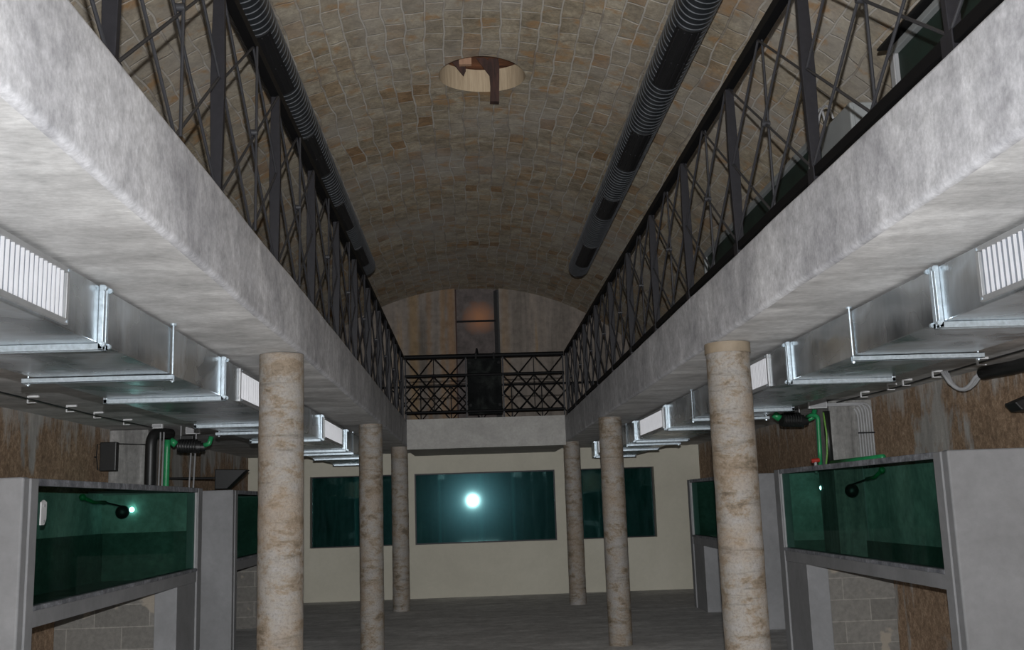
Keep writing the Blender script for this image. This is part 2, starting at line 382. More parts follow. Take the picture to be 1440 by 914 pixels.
# tank chamber behind the far wall
yb = YE+t
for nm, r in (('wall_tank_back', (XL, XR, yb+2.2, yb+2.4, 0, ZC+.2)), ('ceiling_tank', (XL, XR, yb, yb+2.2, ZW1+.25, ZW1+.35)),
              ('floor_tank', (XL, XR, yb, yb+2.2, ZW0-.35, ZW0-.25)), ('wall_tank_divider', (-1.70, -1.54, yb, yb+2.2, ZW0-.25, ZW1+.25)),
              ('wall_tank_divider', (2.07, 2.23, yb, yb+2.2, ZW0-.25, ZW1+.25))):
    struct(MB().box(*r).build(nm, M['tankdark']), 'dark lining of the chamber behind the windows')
inner = [(-.78, .5, .05), (.98, .9, .06), (-2.75, .6, .08), (3.2, 1.2, .07), (.2, 1.6, .10)]
for k, (x, dy, r) in enumerate(inner):
    o = MB().rod((x, yb+dy, ZW0-.25), (x, yb+dy, ZW1+.25), r, 14).build('standpipe', M['conduit'], smooth=True)
    tag(o, ['grey standpipe behind the left part of the centre window', 'grey standpipe behind the right part of the centre window',
            'grey standpipe behind the left far window', 'grey standpipe behind the right far window',
            'thick grey standpipe behind the middle of the centre window'][k], 'pipe', 'standpipes in the far tank')

# vault with round opening
HX, HY, HR = .24, 11.60, .52
def vault():
    bm = bmesh.new(); n = 96
    a0 = math.asin((XR-VX)/VR)+.03; zz = []
    a_l = -math.acos((ZG-.6-VZ)/VR); a_r = -a_l
    ys = [YN, 4, 8, 9.5, 10.5, 12.7, 14, 18, YE+.3]
    def ring(y, R): return [bm.verts.new((VX+R*math.sin(a_l+(a_r-a_l)*i/n), y, VZ+R*math.cos(a_l+(a_r-a_l)*i/n))) for i in range(n+1)]
    IN = [ring(y, VR) for y in ys]; OUT = [ring(y, VR+.29) for y in ys]
    for S in (IN, OUT):
        for a, b in zip(S, S[1:]):
            for i in range(n): bm.faces.new((a[i], a[i+1], b[i+1], b[i]))
    for a, b in ((IN[0], OUT[0]), (IN[-1], OUT[-1])):
        for i in range(n): bm.faces.new((a[i], a[i+1], b[i+1], b[i]))
    for k in (0, n):
        for j in range(len(ys)-1): bm.faces.new((IN[j][k], IN[j+1][k], OUT[j+1][k], OUT[j][k]))
    bmesh.ops.recalc_face_normals(bm, faces=bm.faces[:])
    me = bpy.data.meshes.new('ceiling'); bm.to_mesh(me); bm.free(); me.materials.append(M['vault'])
    o = bpy.data.objects.new('ceiling', me); COL.objects.link(o)
    c = MB().rod((HX, HY, 6), (HX, HY, 9), HR, 48).build('cutter', M['shaft'])
    bo = o.modifiers.new('b', 'BOOLEAN'); bo.operation = 'DIFFERENCE'; bo.object = c; bo.solver = 'EXACT'
    dg = bpy.context.evaluated_depsgraph_get(); dg.update()
    nm = bpy.data.meshes.new_from_object(o.evaluated_get(dg))
    o.modifiers.clear(); o.data = nm
    bpy.data.objects.remove(c, do_unlink=True)
    # shaft faces: give them the tooled tufa
    if M['shaft'].name not in [x.name for x in nm.materials if x]: nm.materials.append(M['shaft'])
    si = [i for i, x in enumerate(nm.materials) if x and x.name == M['shaft'].name][0]
    for p in nm.polygons:
        d = math.hypot(p.center.x-HX, p.center.y-HY)
        rr = math.hypot(p.center.x-VX, p.center.z-VZ)
        if d < HR+.02 and abs(p.normal.z) < .3: p.material_index = si
        else: p.material_index = 0
    return o
struct(vault(), 'barrel vault of tan tufa blocks with a round opening')
# shaft cap, boards and hanging timber
t = thing('board_cover', 'reddish brown boards covering the round opening in the vault', 'boards', (HX, HY, 7.43))
for k in range(6):
    y0 = HY-.62+k*.21
    MB().box(HX-.62, HX+.62, y0, y0+.20, 7.432, 7.455+.01*(k % 2)).build('board', M['wood'], t)
o = MB().prism([(.335, 6.872), (.445, 6.868), (.462, 7.32), (.45, 7.425), (.33, 7.425), (.345, 7.1)], 'Y', HY+.22, HY+.31).build('hanging_timber', M['timber'])
tag(o, 'dark charred timber hanging down through the vault opening', 'timber')
o = MB().prism([(.30, 7.25), (.36, 7.16), (.37, 7.36), (.28, 7.425), (.18, 7.425)], 'Y', HY+.20, HY+.217).build('broken_brace', M['timber'])
tag(o, 'dark slanting broken brace beside the hanging timber', 'timber')
o = MB().prism([(-.13, 7.40), (.02, 7.20), (.05, 7.27), (.04, 7.425), (-.13, 7.425)], 'Y', HY+.20, HY+.23).build('timber_splinter', M['timber'])
tag(o, 'jagged dark splinter of wood at left inside the vault opening', 'timber')
o = MB().box(-.03, .12, HY+.10, HY+.16, 7.30, 7.425).build('timber_offcut', M['paletimber'])
tag(o, 'pale pinkish timber offcut at left inside the vault opening', 'timber')

# ------------------------------------------------------------------ gallery slabs
BXL, BXR = -1.30, 1.9315; YB = 20.96
def slab_profile(xi, xo, s):
    r = .035
    return [(xo, ZC), *fillet((xo, ZC), (xi, ZC), (xi, ZG-.02), r), *fillet((xi, ZC), (xi, ZG-.025), (xo, ZG-.02), .02, 3), (xo, ZG-.02)]
def rough_slab(name, xi, xo, label):
    bm = bmesh.new(); prof = slab_profile(xi, xo, 1)
    ny = 180; rings = []
    s = 1 if xi > xo else -1
    # subdivide the profile
    pp = []
    for a, b in zip(prof, prof[1:]+prof[:1]):
        L = math.dist(a, b); k = max(1, int(L/.18)) if L > .2 else 1
        for j in range(k): pp.append((a[0]+(b[0]-a[0])*j/k, a[1]+(b[1]-a[1])*j/k))
    for i in range(ny+1):
        y = YN+(YE-YN)*i/ny
        ring = []
        for (x, z) in pp:
            w = noise.noise(Vector((x*1.2, y*.9, z*1.2)))*.007+noise.noise(Vector((x*.3+9, y*2.4, z*2.5)))*.004
            dz = w if z < ZC+.03 else 0
            dx = w*s if abs(x-xi) < .03 else 0
            ring.append(bm.verts.new((x+dx, y, z+dz)))
        rings.append(ring)
    n = len(pp)
    for a, b in zip(rings, rings[1:]):
        for k in range(n): bm.faces.new((a[k], a[(k+1) % n], b[(k+1) % n], b[k]))
    bm.faces.new(rings[0]); bm.faces.new(rings[-1][::-1])
    bmesh.ops.recalc_face_normals(bm, faces=bm.faces[:])
    me = bpy.data.meshes.new(name); bm.to_mesh(me); bm.free()
    me.materials.append(M['soffit']); me.materials.append(M['beam'])
    for p in me.polygons:
        p.use_smooth = True
        p.material_index = 1 if abs(p.center.x-xi) < .05 else 0
    o = bpy.data.objects.new(name, me); COL.objects.link(o)
    md = o.modifiers.new('es', 'EDGE_SPLIT'); md.split_angle = math.radians(50)
    return struct(o, label)
rough_slab('gallery_slab', BXL, XL, 'grey plastered gallery slab and beam over the left aisle')
rough_slab('gallery_slab', BXR, XR, 'grey plastered gallery slab and beam over the right aisle')
struct(MB().box(BXL, BXR, YB, YE, ZC-.075, ZG).build('gallery_slab', M['backbeam']), 'pale plastered gallery slab across the far end')

# ------------------------------------------------------------------ columns
def column(x, y, label):
    t = thing('column', label, 'column', (x, y, 0), 'rough round columns of the aisles')
    bm = bmesh.new(); R = .172; seg = 56; ny = 150; rings = []
    for i in range(ny+1):
        z = ZC*i/ny; ring = []
        for k in range(seg):
            a = 2*math.pi*k/seg; ca, sa = math.cos(a), math.sin(a)
            p = Vector((ca*1.4+x*3, sa*1.4+y, z*5))
            r = R+.0035*noise.noise(p)+.0014*noise.noise(Vector((ca*4+x, sa*4, z*22)))
            ring.append(bm.verts.new((r*ca, r*sa, z)))
        rings.append(ring)
    for a, b in zip(rings, rings[1:]):
        for k in range(seg): bm.faces.new((a[k], a[(k+1) % seg], b[(k+1) % seg], b[k]))
    me = bpy.data.meshes.new('shaft'); bm.to_mesh(me); bm.free(); me.materials.append(M['column'])
    for p in me.polygons: p.use_smooth = True
    o = bpy.data.objects.new('shaft', me); COL.objects.link(o); o.parent = t
    return t
C3 = [8.071, 15.212, 21.257]
LC = ['nearest rough round column on the left, beside the near window', 'middle column of the left row, left of the centre window',
      'farthest and slimmest-looking column of the left row by the end beam']
RC = ['nearest rough round column on the right, tan collar at its top', 'middle column of the right row, in front of the right far window',
      'farthest column of the right row, just right of the centre window']
for i in range(3):
    column(-1.474, C3[i], LC[i]); c = column(2.071, C3[i], RC[i])
    if i == 0:
        MB().rod((2.071, C3[i], ZC-.085), (2.071, C3[i], ZC-.004), .181, 56).build('collar', M['collar'], c, smooth=True)['label'] = 'smooth tan collar'

# ------------------------------------------------------------------ side railings
P0, DP = 5.49, 1.685
def railing(side, label):
    s = -1 if side == 'L' else 1
    xc = -1.365 if s < 0 else 1.985
    ya, yb_ = P0-3*DP, YB-.03
    t = thing('gallery_railing', label, 'railing', (xc, ya, ZG), 'railings along the two galleries')
    # flat handrail and bottom rail
    xa, xb = (xc-.035, xc+.03) if s < 0 else (xc-.03, xc+.035)
    zr0, zr1, zb = (3.775, 3.80, 3.80) if s < 0 else (3.80, 3.862, 3.862)
    MB().box(xa, xb, ya, yb_, 5.035, 5.105).build('handrail', M['blacksteel'], t, bevel=.004)
    MB().box(xc-.028, xc+.028, ya, yb_, zr0, zr1).build('bottom_rail', M['blacksteel'], t, bevel=.004)
    zt, zm = 5.035, 4.45
    posts = [P0+DP*k for k in range(-2, 20) if P0+DP*k < yb_-.1]
    for y in posts:
        m = MB().prism([(xc-.028, zb), (xc-.040, zm), (xc-.030, zt), (xc+.030, zt), (xc+.040, zm), (xc+.028, zb)], 'Y', y-.02, y+.02)
        m.box(xc-.034, xc+.034, y-.05, y+.05, ZG-.018, zr1+.002)
        m.build('post', M['steel'], t, bevel=.003)
    r = .0085
    ends = posts+[yb_]
    for a, b in zip([ya]+posts, ends):
        if b-a < .4: continue
        c = (a+b)/2; m = MB(); d = .022; xr = xc-s*.012
        P = dict(A0=(xr, a+d, zb), A1=(xr, a+d, zt), B0=(xr, b-d, zb), B1=(xr, b-d, zt), AM=(xr, a+d, zm), BM=(xr, b-d, zm),
                 T=(xr, c, zt), B=(xr, c, zb))
        def sh(p, o): return (p[0]+o, p[1], p[2])
        for u, v, o in (('A0', 'B1', .009), ('A1', 'B0', -.009), ('AM', 'T', 0), ('T', 'BM', 0), ('BM', 'B', 0), ('B', 'AM', 0), ('T', 'B', .026)):
            m.rod(sh(P[u], o), sh(P[v], o), r, 7)
        m.rod((xr-.02, c, zm), (xr+.035, c, zm), .02, 10)
        m.build('lattice_panel', M['rod'], t, smooth=True)
    return t
railing('L', 'black lattice steel railing on the edge of the left gallery')
railing('R', 'black lattice steel railing on the edge of the right gallery')

# end railing
def end_railing():
    x0, x1, y = -1.335, 1.955, YB+.05
    t = thing('gallery_railing', 'dark railing with a slate plate across the far gallery end', 'railing', (.3, y, ZG))
    for z, r in ((5.075, .046), (4.68, .03), (3.93, .03)):
        MB().rod((x0, y, z), (x1, y, z), r, 10).build({5.075: 'handrail', 4.68: 'middle_rail', 3.93: 'bottom_rail'}[z], M['blacksteel'], t, smooth=True)
    xs = [-1.335, -.735, -.07, .69, 1.33, 1.955]
    for x in (xs[0]+.02, xs[2], xs[3], xs[5]-.02):
        MB().box(x-.014, x+.014, y-.02, y+.02, ZG-.015, 5.10).build('post', M['steel'], t)
    for a, b in ((0, 1), (1, 2), (3, 4), (4, 5)):
        A, B = xs[a], xs[b]; c = (A+B)/2; m = MB(); r = .012
        m.rod((A, y-.012, 5.06), (c, y-.012, 4.69), r, 6).rod((c, y+.012, 4.69), (B, y+.012, 5.06), r, 6)
        m.rod((A, y-.012, 3.95), (B, y-.012, 4.66), r, 6).rod((A, y+.012, 4.66), (B, y+.012, 3.95), r, 6)
        m.rod((A, y-.012, 4.30), (c, y-.012, 4.66), r, 6).rod((c, y+.012, 4.66), (B, y+.012, 4.30), r, 6)
        m.rod((A, y-.012, 4.30), (c, y-.012, 3.95), r, 6).rod((c, y+.012, 3.95), (B, y+.012, 4.30), r, 6)
        if b in (1, 4): m.rod((B, y, 3.93), (B, y, 5.06), .009, 6)
        m.build('lattice_panel', M['blacksteel'], t)
    for z in (4.57, 4.50, 4.22):
        for a, b in ((0, 2), (3, 5)): MB().rod((xs[a], y+.03, z), (xs[b], y+.03, z), .006, 5).build('wire', M['blacksteel'], t)
    p = MB().box(-.045, .665, y-.01, y+.012, 3.86, 5.02).build('plate', M['slate'], t, bevel=.004); p['label'] = 'dark slate plate'
    for x in (.01, .61):
        for z in (4.92, 4.05):
            MB().rod((x, y-.035, z), (x, y-.008, z), .032, 12).build('bolt', M['blacksteel'], t, smooth=True)
    for x in (.14, .51): MB().box(x-.022, x+.022, y-.045, y+.045, 4.99, 5.13).build('clamp', M['blacksteel'], t, bevel=.006)
    return t
end_railing()
t = thing('lattice_screen', 'dark low lattice screen standing behind the far gallery railing', 'screen', (.3, 22.4, ZG))
for z in (3.86, 4.62): MB().rod((-2.4, 22.4, z), (2.9, 22.4, z), .022, 8).build('rail', M['blacksteel'], t)
for k in range(8):
    a = -2.4+k*.6625; b = a+.6625
    MB().box(a-.012, a+.012, 22.385, 22.415, ZG-.003, 4.62).build('post', M['blacksteel'], t)
    MB().rod((a, 22.388, 3.87), (b, 22.388, 4.61), .011, 6).rod((a, 22.412, 4.61), (b, 22.412, 3.87), .011, 6).build('brace', M['blacksteel'], t)
o = MB().rod((.17, YB+.9, ZG), (.17, YB+.9, 5.2), .016, 8).rod((.17, YB+.9, 5.2), (.17, YB+.9, 5.36), .045, 10, .02).build('rail_finial', M['blacksteel'])
tag(o, 'small dark pointed spike behind the slate plate', 'spike')

# ------------------------------------------------------------------ dark spiral ducts under the vault
def spiral(xc, zc, yend, grilles, s, label):
    R = .172; t = thing('spiral_duct', label, 'air duct', (xc, 0, zc), 'dark spiral ducts under the vault')
    m = MB(); seg = 40; y0 = YN+.3
    prof = [(y0, R)]; 
    bm = m.bm; rings = []
    for y, r in ((y0, R), (yend-.10, R), (yend-.04, R*.97), (yend, R*.84)):
        rings.append([bm.verts.new((xc+r*math.cos(2*math.pi*k/seg), y, zc+r*math.sin(2*math.pi*k/seg))) for k in range(seg)])
    for a, b in zip(rings, rings[1:]):
        for k in range(seg): bm.faces.new((a[k], a[(k+1) % seg], b[(k+1) % seg], b[k]))
    bm.faces.new(rings[0]); bm.faces.new(rings[-1])
    m.build('duct_tube', M['spiral'], t, smooth=True)
    m = MB(); bm = m.bm; prev = None; pitch = .092; n = 40; y = 3.4; k = 0   # raised helical seam
    ring_prof = [(-.0075, 0), (0, .0062), (.0075, 0)]
    while y < yend-.15:
        a = 2*math.pi*k/n; cur = [bm.verts.new((xc+(R-.0005+h)*math.cos(a), y+dy, zc+(R-.0005+h)*math.sin(a))) for dy, h in ring_prof]
        if prev:
            for i in range(2): bm.faces.new((prev[i], prev[i+1], cur[i+1], cur[i]))
        prev = cur; k += 1; y += pitch/n
    m.build('spiral_seam', M['seam'], t)
    # slotted outlets facing down towards the hall
    ac = math.radians(-90)+s*math.radians(13)
    for (ya, yb2) in grilles:
        m = MB(); aw = math.radians(37)
        for i in range(12):
            a0 = ac-aw+2*aw*i/12; a1 = a0+2*aw/12
            def P(a, r, y): return (xc+r*math.cos(a), y, zc+r*math.sin(a))
            r0, r1 = R-.002, R+.012
            vs = [m.bm.verts.new(P(a, r, y)) for a in (a0, a1) for r in (r0, r1) for y in (ya, yb2)]
            for f in ((2, 3, 7, 6), (0, 1, 3, 2), (4, 6, 7, 5), (0, 2, 6, 4), (1, 5, 7, 3)): m.bm.faces.new([vs[j] for j in f])
        bmesh.ops.remove_doubles(m.bm, verts=m.bm.verts[:], dist=1e-4)
        g = m.build('grille', M['slot'], t)
        m = MB()
        for j, da in enumerate((-27, -9, 9, 27)):
            a = ac+math.radians(da)
            c = Vector((xc+(R+.016)*math.cos(a), 0, zc+(R+.016)*math.sin(a)))
            for q in range(2):
                h = (yb2-ya)/2; m.rod((c.x, ya+.03+q*h, c.z), (c.x, ya+h-.03+q*h, c.z), .006, 6)
        m.build('slat', M['steel'], g)
    return t
GR = [(4.5, 5.7), (5.9, 7.1), (8.0, 9.2), (10.45, 11.65), (12.9, 13.75), (15.4, 16.7)]
spiral(1.955, 6.08, 17.6, [g for g in GR if g[1] != 7.1 and g[1] != 5.7]+[(5.5, 6.8)], -1, 'dark spiral air duct hung under the right side of the vault')
spiral(-1.715, 6.08, 17.1, [(5.5, 6.8), (8.0, 9.2), (10.4, 11.65), (12.9, 14.1), (15.2, 16.3)], 1, 'dark spiral air duct hung under the left side of the vault')

# ------------------------------------------------------------------ galvanised rectangular ducts
def rect_duct(side):
    s = -1 if side == 'L' else 1
    xi = -1.905 if s < 0 else 2.53
    xo = -2.76 if s < 0 else 3.32
    zb, zt = 2.935, 3.235
    lab = 'galvanised rectangular air duct under the %s gallery ceiling' % ('left' if s < 0 else 'right')
    t = thing('rectangular_duct', lab, 'air duct', (xi, 0, zb), 'galvanised ducts under the galleries')
    m = MB(); yend = 21.7
    FL = [2.7, 5.32, 7.94, 10.52, 13.14, 15.74, 18.34, 20.95]
    edges = [1.0]+FL+[yend]
    for a, b in zip(edges, edges[1:]):     # sheet sections, slightly cross-creased
        x0, x1 = sorted((xi, xo)); y0, y1 = a+.004, b-.004
        m.box(x0, x1, y0, y1, zb, zt)
    m.build('duct_body', M['duct'], t, bevel=.005)
    for y in FL:
        m = MB()
        a, b = (xi-.0, xi+.028) if s < 0 else (xi-.028, xi)
        for dy in (-.038, .006):            # paired flange angles
            m.box(a, b, y+dy, y+dy+.03, zb-.035, zt+.005)
            m.box(xo+s*.03, xi-s*.028, y+dy, y+dy+.03, zb-.035, zb-.001)
            m.box(xo, xo+s*.03, y+dy, y+dy+.03, zb-.035, zt+.005)
        m.box(min(a, b)-.002, max(a, b)-.006, y-.008, y+.006, zb-.02, zt)
        fl = m.build('flange', M['zinc'], t, bevel=.004)
        for z in (zb-.01, zt-.015):
            for dy in (-.045, .04):
                MB().rod((xi-s*.030, y+dy-.006, z), (xi-s*.030, y+dy+.012, z), .014, 8).build('clamp_bolt', M['zinc'], fl)
    HG = [6.58, 11.55, 16.6]
    for y in HG:
        m = MB(); x0, x1 = sorted((xi-s*.02, xo+s*.07))
        z = zb-.002
        m.box(x0, x1, y-.018, y-.014, z-.035, z); m.box(x0, x1, y+.014, y+.018, z-.035, z); m.box(x0, x1, y-.018, y+.018, z-.004, z)
        m.box(x0, x1, y-.018, y-.008, z-.035, z-.031); m.box(x0, x1, y+.008, y+.018, z-.035, z-.031)
        hb = m.build('hanger_bar', M['zinc'], t)
        for x in (xi-s*.012, xo+s*.035):
            m = MB()
            m.rod((x, y, z-.05), (x, y, ZC+.004), .0065, 8); m.rod((x, y, ZC-.012), (x, y, ZC+.003), .02, 10)
            m.rod((x, y, z-.045), (x, y, z-.036), .014, 6)
            m.build('threaded_rod', M['zinc'], hb)
    for ya, yb2 in [(3.45, 4.85), (8.5, 9.9), (13.38, 15.25), (18.6, 20.4)]:
        m = MB(); a, b = (xi, xi+.018) if s < 0 else (xi-.018, xi)
        z0, z1 = 2.952, 3.225
        m.box(a, b, ya, yb2, z0, z0+.026); m.box(a, b, ya, yb2, z1-.026, z1)
        m.box(a, b, ya, ya+.03, z0+.026, z1-.026); m.box(a, b, yb2-.03, yb2, z0+.026, z1-.026)
        g = m.build('grille', M['grille_frame'], t, bevel=.002)
        gb = a+.001 if s < 0 else b-.003
        MB().box(gb, gb+.002, ya+.03, yb2-.03, z0+.026, z1-.026).build('grille_back', M['gback'], g)
        lo = MB(); n = int((yb2-ya-.06)/.047); w = (yb2-ya-.06)/n
        for i in range(n):
            y = ya+.03+w*i; aa, bb = (a+.002, b-.002)
            if s < 0: pts = [(xi, y+.001), (xi+.014, y+.002), (xi+.017, y+w*.12), (xi+.006, y+w*.24), (xi, y+w*.32)]
            else: pts = [(xi, y+.001), (xi, y+w*.32), (xi-.006, y+w*.24), (xi-.017, y+w*.12), (xi-.014, y+.002)]
            lo.prism(pts, 'Z', z0+.024, z1-.024)
        lo.build('louver', M['grille'], g)
        for y in (ya+.05, yb2-.02):
            for z in (z0+.013, z1-.013): MB().rod((b if s < 0 else a, y, z), ((b+.004) if s < 0 else (a-.004), y, z), .008, 8).build('screw', M['zinc'], g)
    return t
rect_duct('L'); rect_duct('R')

# ------------------------------------------------------------------ aquarium blocks in the aisles
def tank(side, y0, y1, label, zl=1.60):
    lining = M['tankdark'] if zl == 1.60 else M['tankin']
    s = -1 if side == 'L' else 1
    xf = -3.62 if s < 0 else 4.165       # face towards the hall
    xw = (XL if s < 0 else XR)           # outer wall
    ztop, zg1, zg0, zs = 2.385, 2.325, 1.35, 1.175
    nj = .27; fj = .25
    t = thing('aquarium_block', label, 'aquarium', (xf, y0, 0), 'built-in aquariums along the aisles')
    E_ = .004
    def bx(m, a, b, *r): m.box(min(a, b), max(a, b), *r)
    # end wall towards the camera, slightly flared foot
    m = MB(); bx(m, xf-s*.0, xw-s*E_, y0, y0+.12, 0, ztop+.005)
    m.build('end_wall', M['tankplaster'], t, bevel=.018, seg=3)
    m = MB(); bx(m, xf+s*.0, xw-s*E_, y1-.12, y1, 0, ztop)
    m.build('end_wall', M['tankplaster'], t, bevel=.01)
    # jambs, rim, sill on the hall side
    m = MB(); bx(m, xf-s*.012, xf+s*.14, y0+.12, y0+nj, 0, ztop-.002)
    m.build('jamb', M['tankplaster'], t, bevel=.008)
    m = MB(); bx(m, xf-s*.012, xf+s*.14, y1-fj, y1-.12, 0, ztop-.002)
    m.build('jamb', M['tankplaster'], t, bevel=.008)
    m = MB(); bx(m, xf-s*.005, xf+s*.09, y0+nj, y1-fj, zg1, ztop)
    m.build('rim', M['tankrim'], t, bevel=.004)['label'] = 'dark smeared cement rim'
    m = MB(); bx(m, xf+s*.0, xf+s*.16, y0+nj, y1-fj, zs, zg0-.04)
    m.build('sill_beam', M['tankplaster'], t, bevel=.006)
    m = MB(); bx(m, xf-s*.012, xf+s*.12, y0+nj, y1-fj, zg0-.04, zg0)
    m.build('sill', M['tankrim'], t, bevel=.006)['label'] = 'dark smeared cement sill'
    # bright sealing bead around the pane
    for (ya, yb2, za, zb_) in ((y0+nj, y0+nj+.022, zg0, zg1), (y1-fj-.022, y1-fj, zg0, zg1)):
        m = MB(); bx(m, xf+s*.006, xf+s*.03, ya, yb2, za, zb_); m.build('sealing_bead', M['conduit'], t)
    m = MB(); bx(m, xf+s*.035, xf+s*.05, y0+nj, y1-fj, zg0, zg1)
    m.build('pane', M['glass'], t)
    # lining: back wall, ledge, bottom
    m = MB(); bx(m, xw-s*.20, xw-s*E_, y0+.12, y1-.12, 1.16, zg1+.02)
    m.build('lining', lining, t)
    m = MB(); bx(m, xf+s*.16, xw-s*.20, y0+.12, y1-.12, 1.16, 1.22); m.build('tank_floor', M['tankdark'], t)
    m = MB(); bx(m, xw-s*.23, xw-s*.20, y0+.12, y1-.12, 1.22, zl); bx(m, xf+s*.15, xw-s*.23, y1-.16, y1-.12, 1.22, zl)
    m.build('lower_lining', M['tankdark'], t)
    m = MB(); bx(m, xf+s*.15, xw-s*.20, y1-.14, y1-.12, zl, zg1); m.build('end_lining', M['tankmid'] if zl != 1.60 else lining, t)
    # masonry cross wall below
    yw = y1-1.06
    m = MB(); bx(m, xf+s*.28, xw-s*E_, yw, yw+.14, 0, 1.159)
    m.build('block_wall', M['block'], t)
    m = MB(); bx(m, xf+s*.01, xf+s*.28, yw-.02, y1-.25, 0, 1.174)
    m.build('pier', M['tankplaster'], t, bevel=.006)
    return t
tank('L', 8.53, 14.12, 'near built-in aquarium on the left with a float and glowing spot', 1.83)
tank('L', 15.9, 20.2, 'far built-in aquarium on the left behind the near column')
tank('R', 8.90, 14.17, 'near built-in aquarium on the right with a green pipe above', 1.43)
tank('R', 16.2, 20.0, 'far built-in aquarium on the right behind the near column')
o = MB().prism([(8.95, 2.00), (9.02, 2.00), (9.06, 2.05), (9.06, 2.19), (9.0, 2.21), (8.95, 2.19)], 'X', -3.652, -3.640).build('glass_tag', M['white'])
for z in (2.03, 2.16):
    MB().rod((-3.640, 9.005, z), (-3.634, 9.005, z), .013, 10).build('screw', M['conduit'], o)
tag(o, 'small white bracket with two screws on the near left aquarium glass', 'bracket')
# float valves and added glowing beads for the teal spots in the near tanks
def float_valve(ball, knee, end, label):
    t = thing('float_valve', label, 'float valve', ball, 'float valves in the near tanks')
    MB().ball(ball, .085).build('float_ball', M['blackplastic'], t, smooth='all')
    b = Vector(ball)
    MB().rod(b+Vector((0, 0, .07)), knee, .010, 8).build('arm', M['blackplastic'], t)
    MB().path([knee, (Vector(knee)+Vector(end))/2+Vector((0, 0, -.03)), end], .022, 10).ball(end, .04).build('inlet_pipe', M['green'], t, smooth='all')
    return t
float_valve((-4.4, 13.28, 2.10), (-4.43, 12.75, 2.22), (-4.5, 12.20, 2.28), 'black float ball on an arm inside the near left aquarium')
float_valve((4.7, 12.72, 2.07), (4.72, 12.25, 2.20), (4.75, 11.84, 2.29), 'black float ball on an arm inside the near right aquarium')
for p, lab, s in (((-4.5, 13.95, 2.13), 'glowing bead added for the teal spot beside the float in the left aquarium', -1), ((4.72, 13.87, 2.12), 'glowing bead added for the teal spot in the near right aquarium', 1)):
    t = thing('tank_glow_spot', lab, 'light spot', p)
    MB().ball(p, .034).build('lens', M['glow_bead'], t, smooth='all')  # emissive bead and housing added for a bright spot, no real lamp
    MB().rod((p[0], p[1]+.02, p[2]), (p[0], p[1]+.06, p[2]), .03, 12).build('housing', M['blackplastic'], t)

# ------------------------------------------------------------------ pilasters, pipes, lamps and cables
def pil(x0, x1, y0, y1, lab, nm=[3]):
    struct(MB().box(x0, x1, y0, y1, 0, ZC-.012).build('trim_%d' % nm[0], M['pilaster'], bevel=.012), lab); nm[0] += 1
pil(XL, -4.56, 14.75, 15.25, 'stained concrete pilaster behind the near left aquarium')
pil(4.70, XR, 13.3, 13.9, 'stained concrete pilaster behind the near right aquarium')

def tube_thing(name, pts, r, mat, lab, cat, group=None, seg=10):
    o = MB().path(pts, r, seg).build(name, mat, smooth='all'); return tag(o, lab, cat, group)
def bend(p, c, q, n=6):
    p, c, q = map(Vector, (p, c, q)); return [(1-t)**2*p+2*t*(1-t)*c+t*t*q for t in (i/n for i in range(n+1))]
ZT = 2.40
# left cluster at the end of the near aquarium
tube_thing('black_pipe', [(-4.35, 14.2, .02), (-4.35, 14.2, 2.9), *bend((-4.35, 14.2, 2.98), (-4.35, 14.2, 3.14), (-4.30, 14.36, 3.16)), (-4.2, 14.6, 3.16)], .075, M['blackplastic'], 'thick black vertical pipe left of the green pipe', 'pipe')
tube_thing('green_pipe', [(-4.19, 14.3, .02), (-4.16, 14.3, 2.95), (-4.16, 14.3, 3.06)], .042, M['green'], 'green vertical pipe behind the near left aquarium', 'pipe')
for dx, lab in ((0, 'thin grey conduit just left of the green pipe, left strand'), (.045, 'thin grey conduit just left of the green pipe, right strand')):
    tube_thing('thin_conduit', [(-4.27+dx, 14.22, .02), (-4.23+dx, 14.22, 3.16)], .012, M['conduit'], lab, 'conduit', 'thin conduits by the left aquarium', 8)
for dx, lab in ((0, 'thin grey conduit right of the left pump, left strand'), (.06, 'thin grey conduit right of the left pump, right strand')):
    tube_thing('thin_conduit', [(-4.10+dx, 14.9, .02), (-3.99+dx, 14.9, 3.10)], .012, M['conduit'], lab, 'conduit', 'thin conduits by the left aquarium', 8)
def pump(x, y, z, s, lab):
    t = thing('water_pump', lab, 'pump', (x, y, z))
    MB().rod((x, y, z), (x+.30, y+.05, z-.02), .085, 18).rod((x+.30, y+.05, z-.02), (x+.36, y+.06, z-.02), .06, 16).build('motor', M['blackplastic'], t, smooth=True)
    m = MB()
    for k in range(7): m.rod((x+.03+k*.035, y+.005*k, z), (x+.045+k*.035, y+.005*k, z), .096, 16)
    m.build('cooling_fin', M['blackplastic'], t)
    MB().path([(x+.36, y, z), (x+.43, y, z+.02), (x+.46, y, z+.12)], .035, 10).build('fitting', M['green'], t, smooth='all')
    MB().rod((x-.02, y, z+.02), (x-.10, y, z+.08), .05, 12).build('fitting', M['green'], t, smooth='all')
    for dx in (.04, .25): MB().rod((x+dx, y, z+.09), (x+dx, y, ZC-.001), .008, 8).build('hanger_rod', M['conduit'], t)
    MB().box(x+.05, x+.22, y-.05, y+.05, z+.085, z+.14).build('terminal_box', M['blackplastic'], t, bevel=.008)
    return t
pump(-4.06, 14.45, 2.98, 1, 'black pump with green fittings beside the left green pipe')
pump(4.14, 13.55, 3.03, 1, 'black pump hung near the ceiling above the right aquarium')
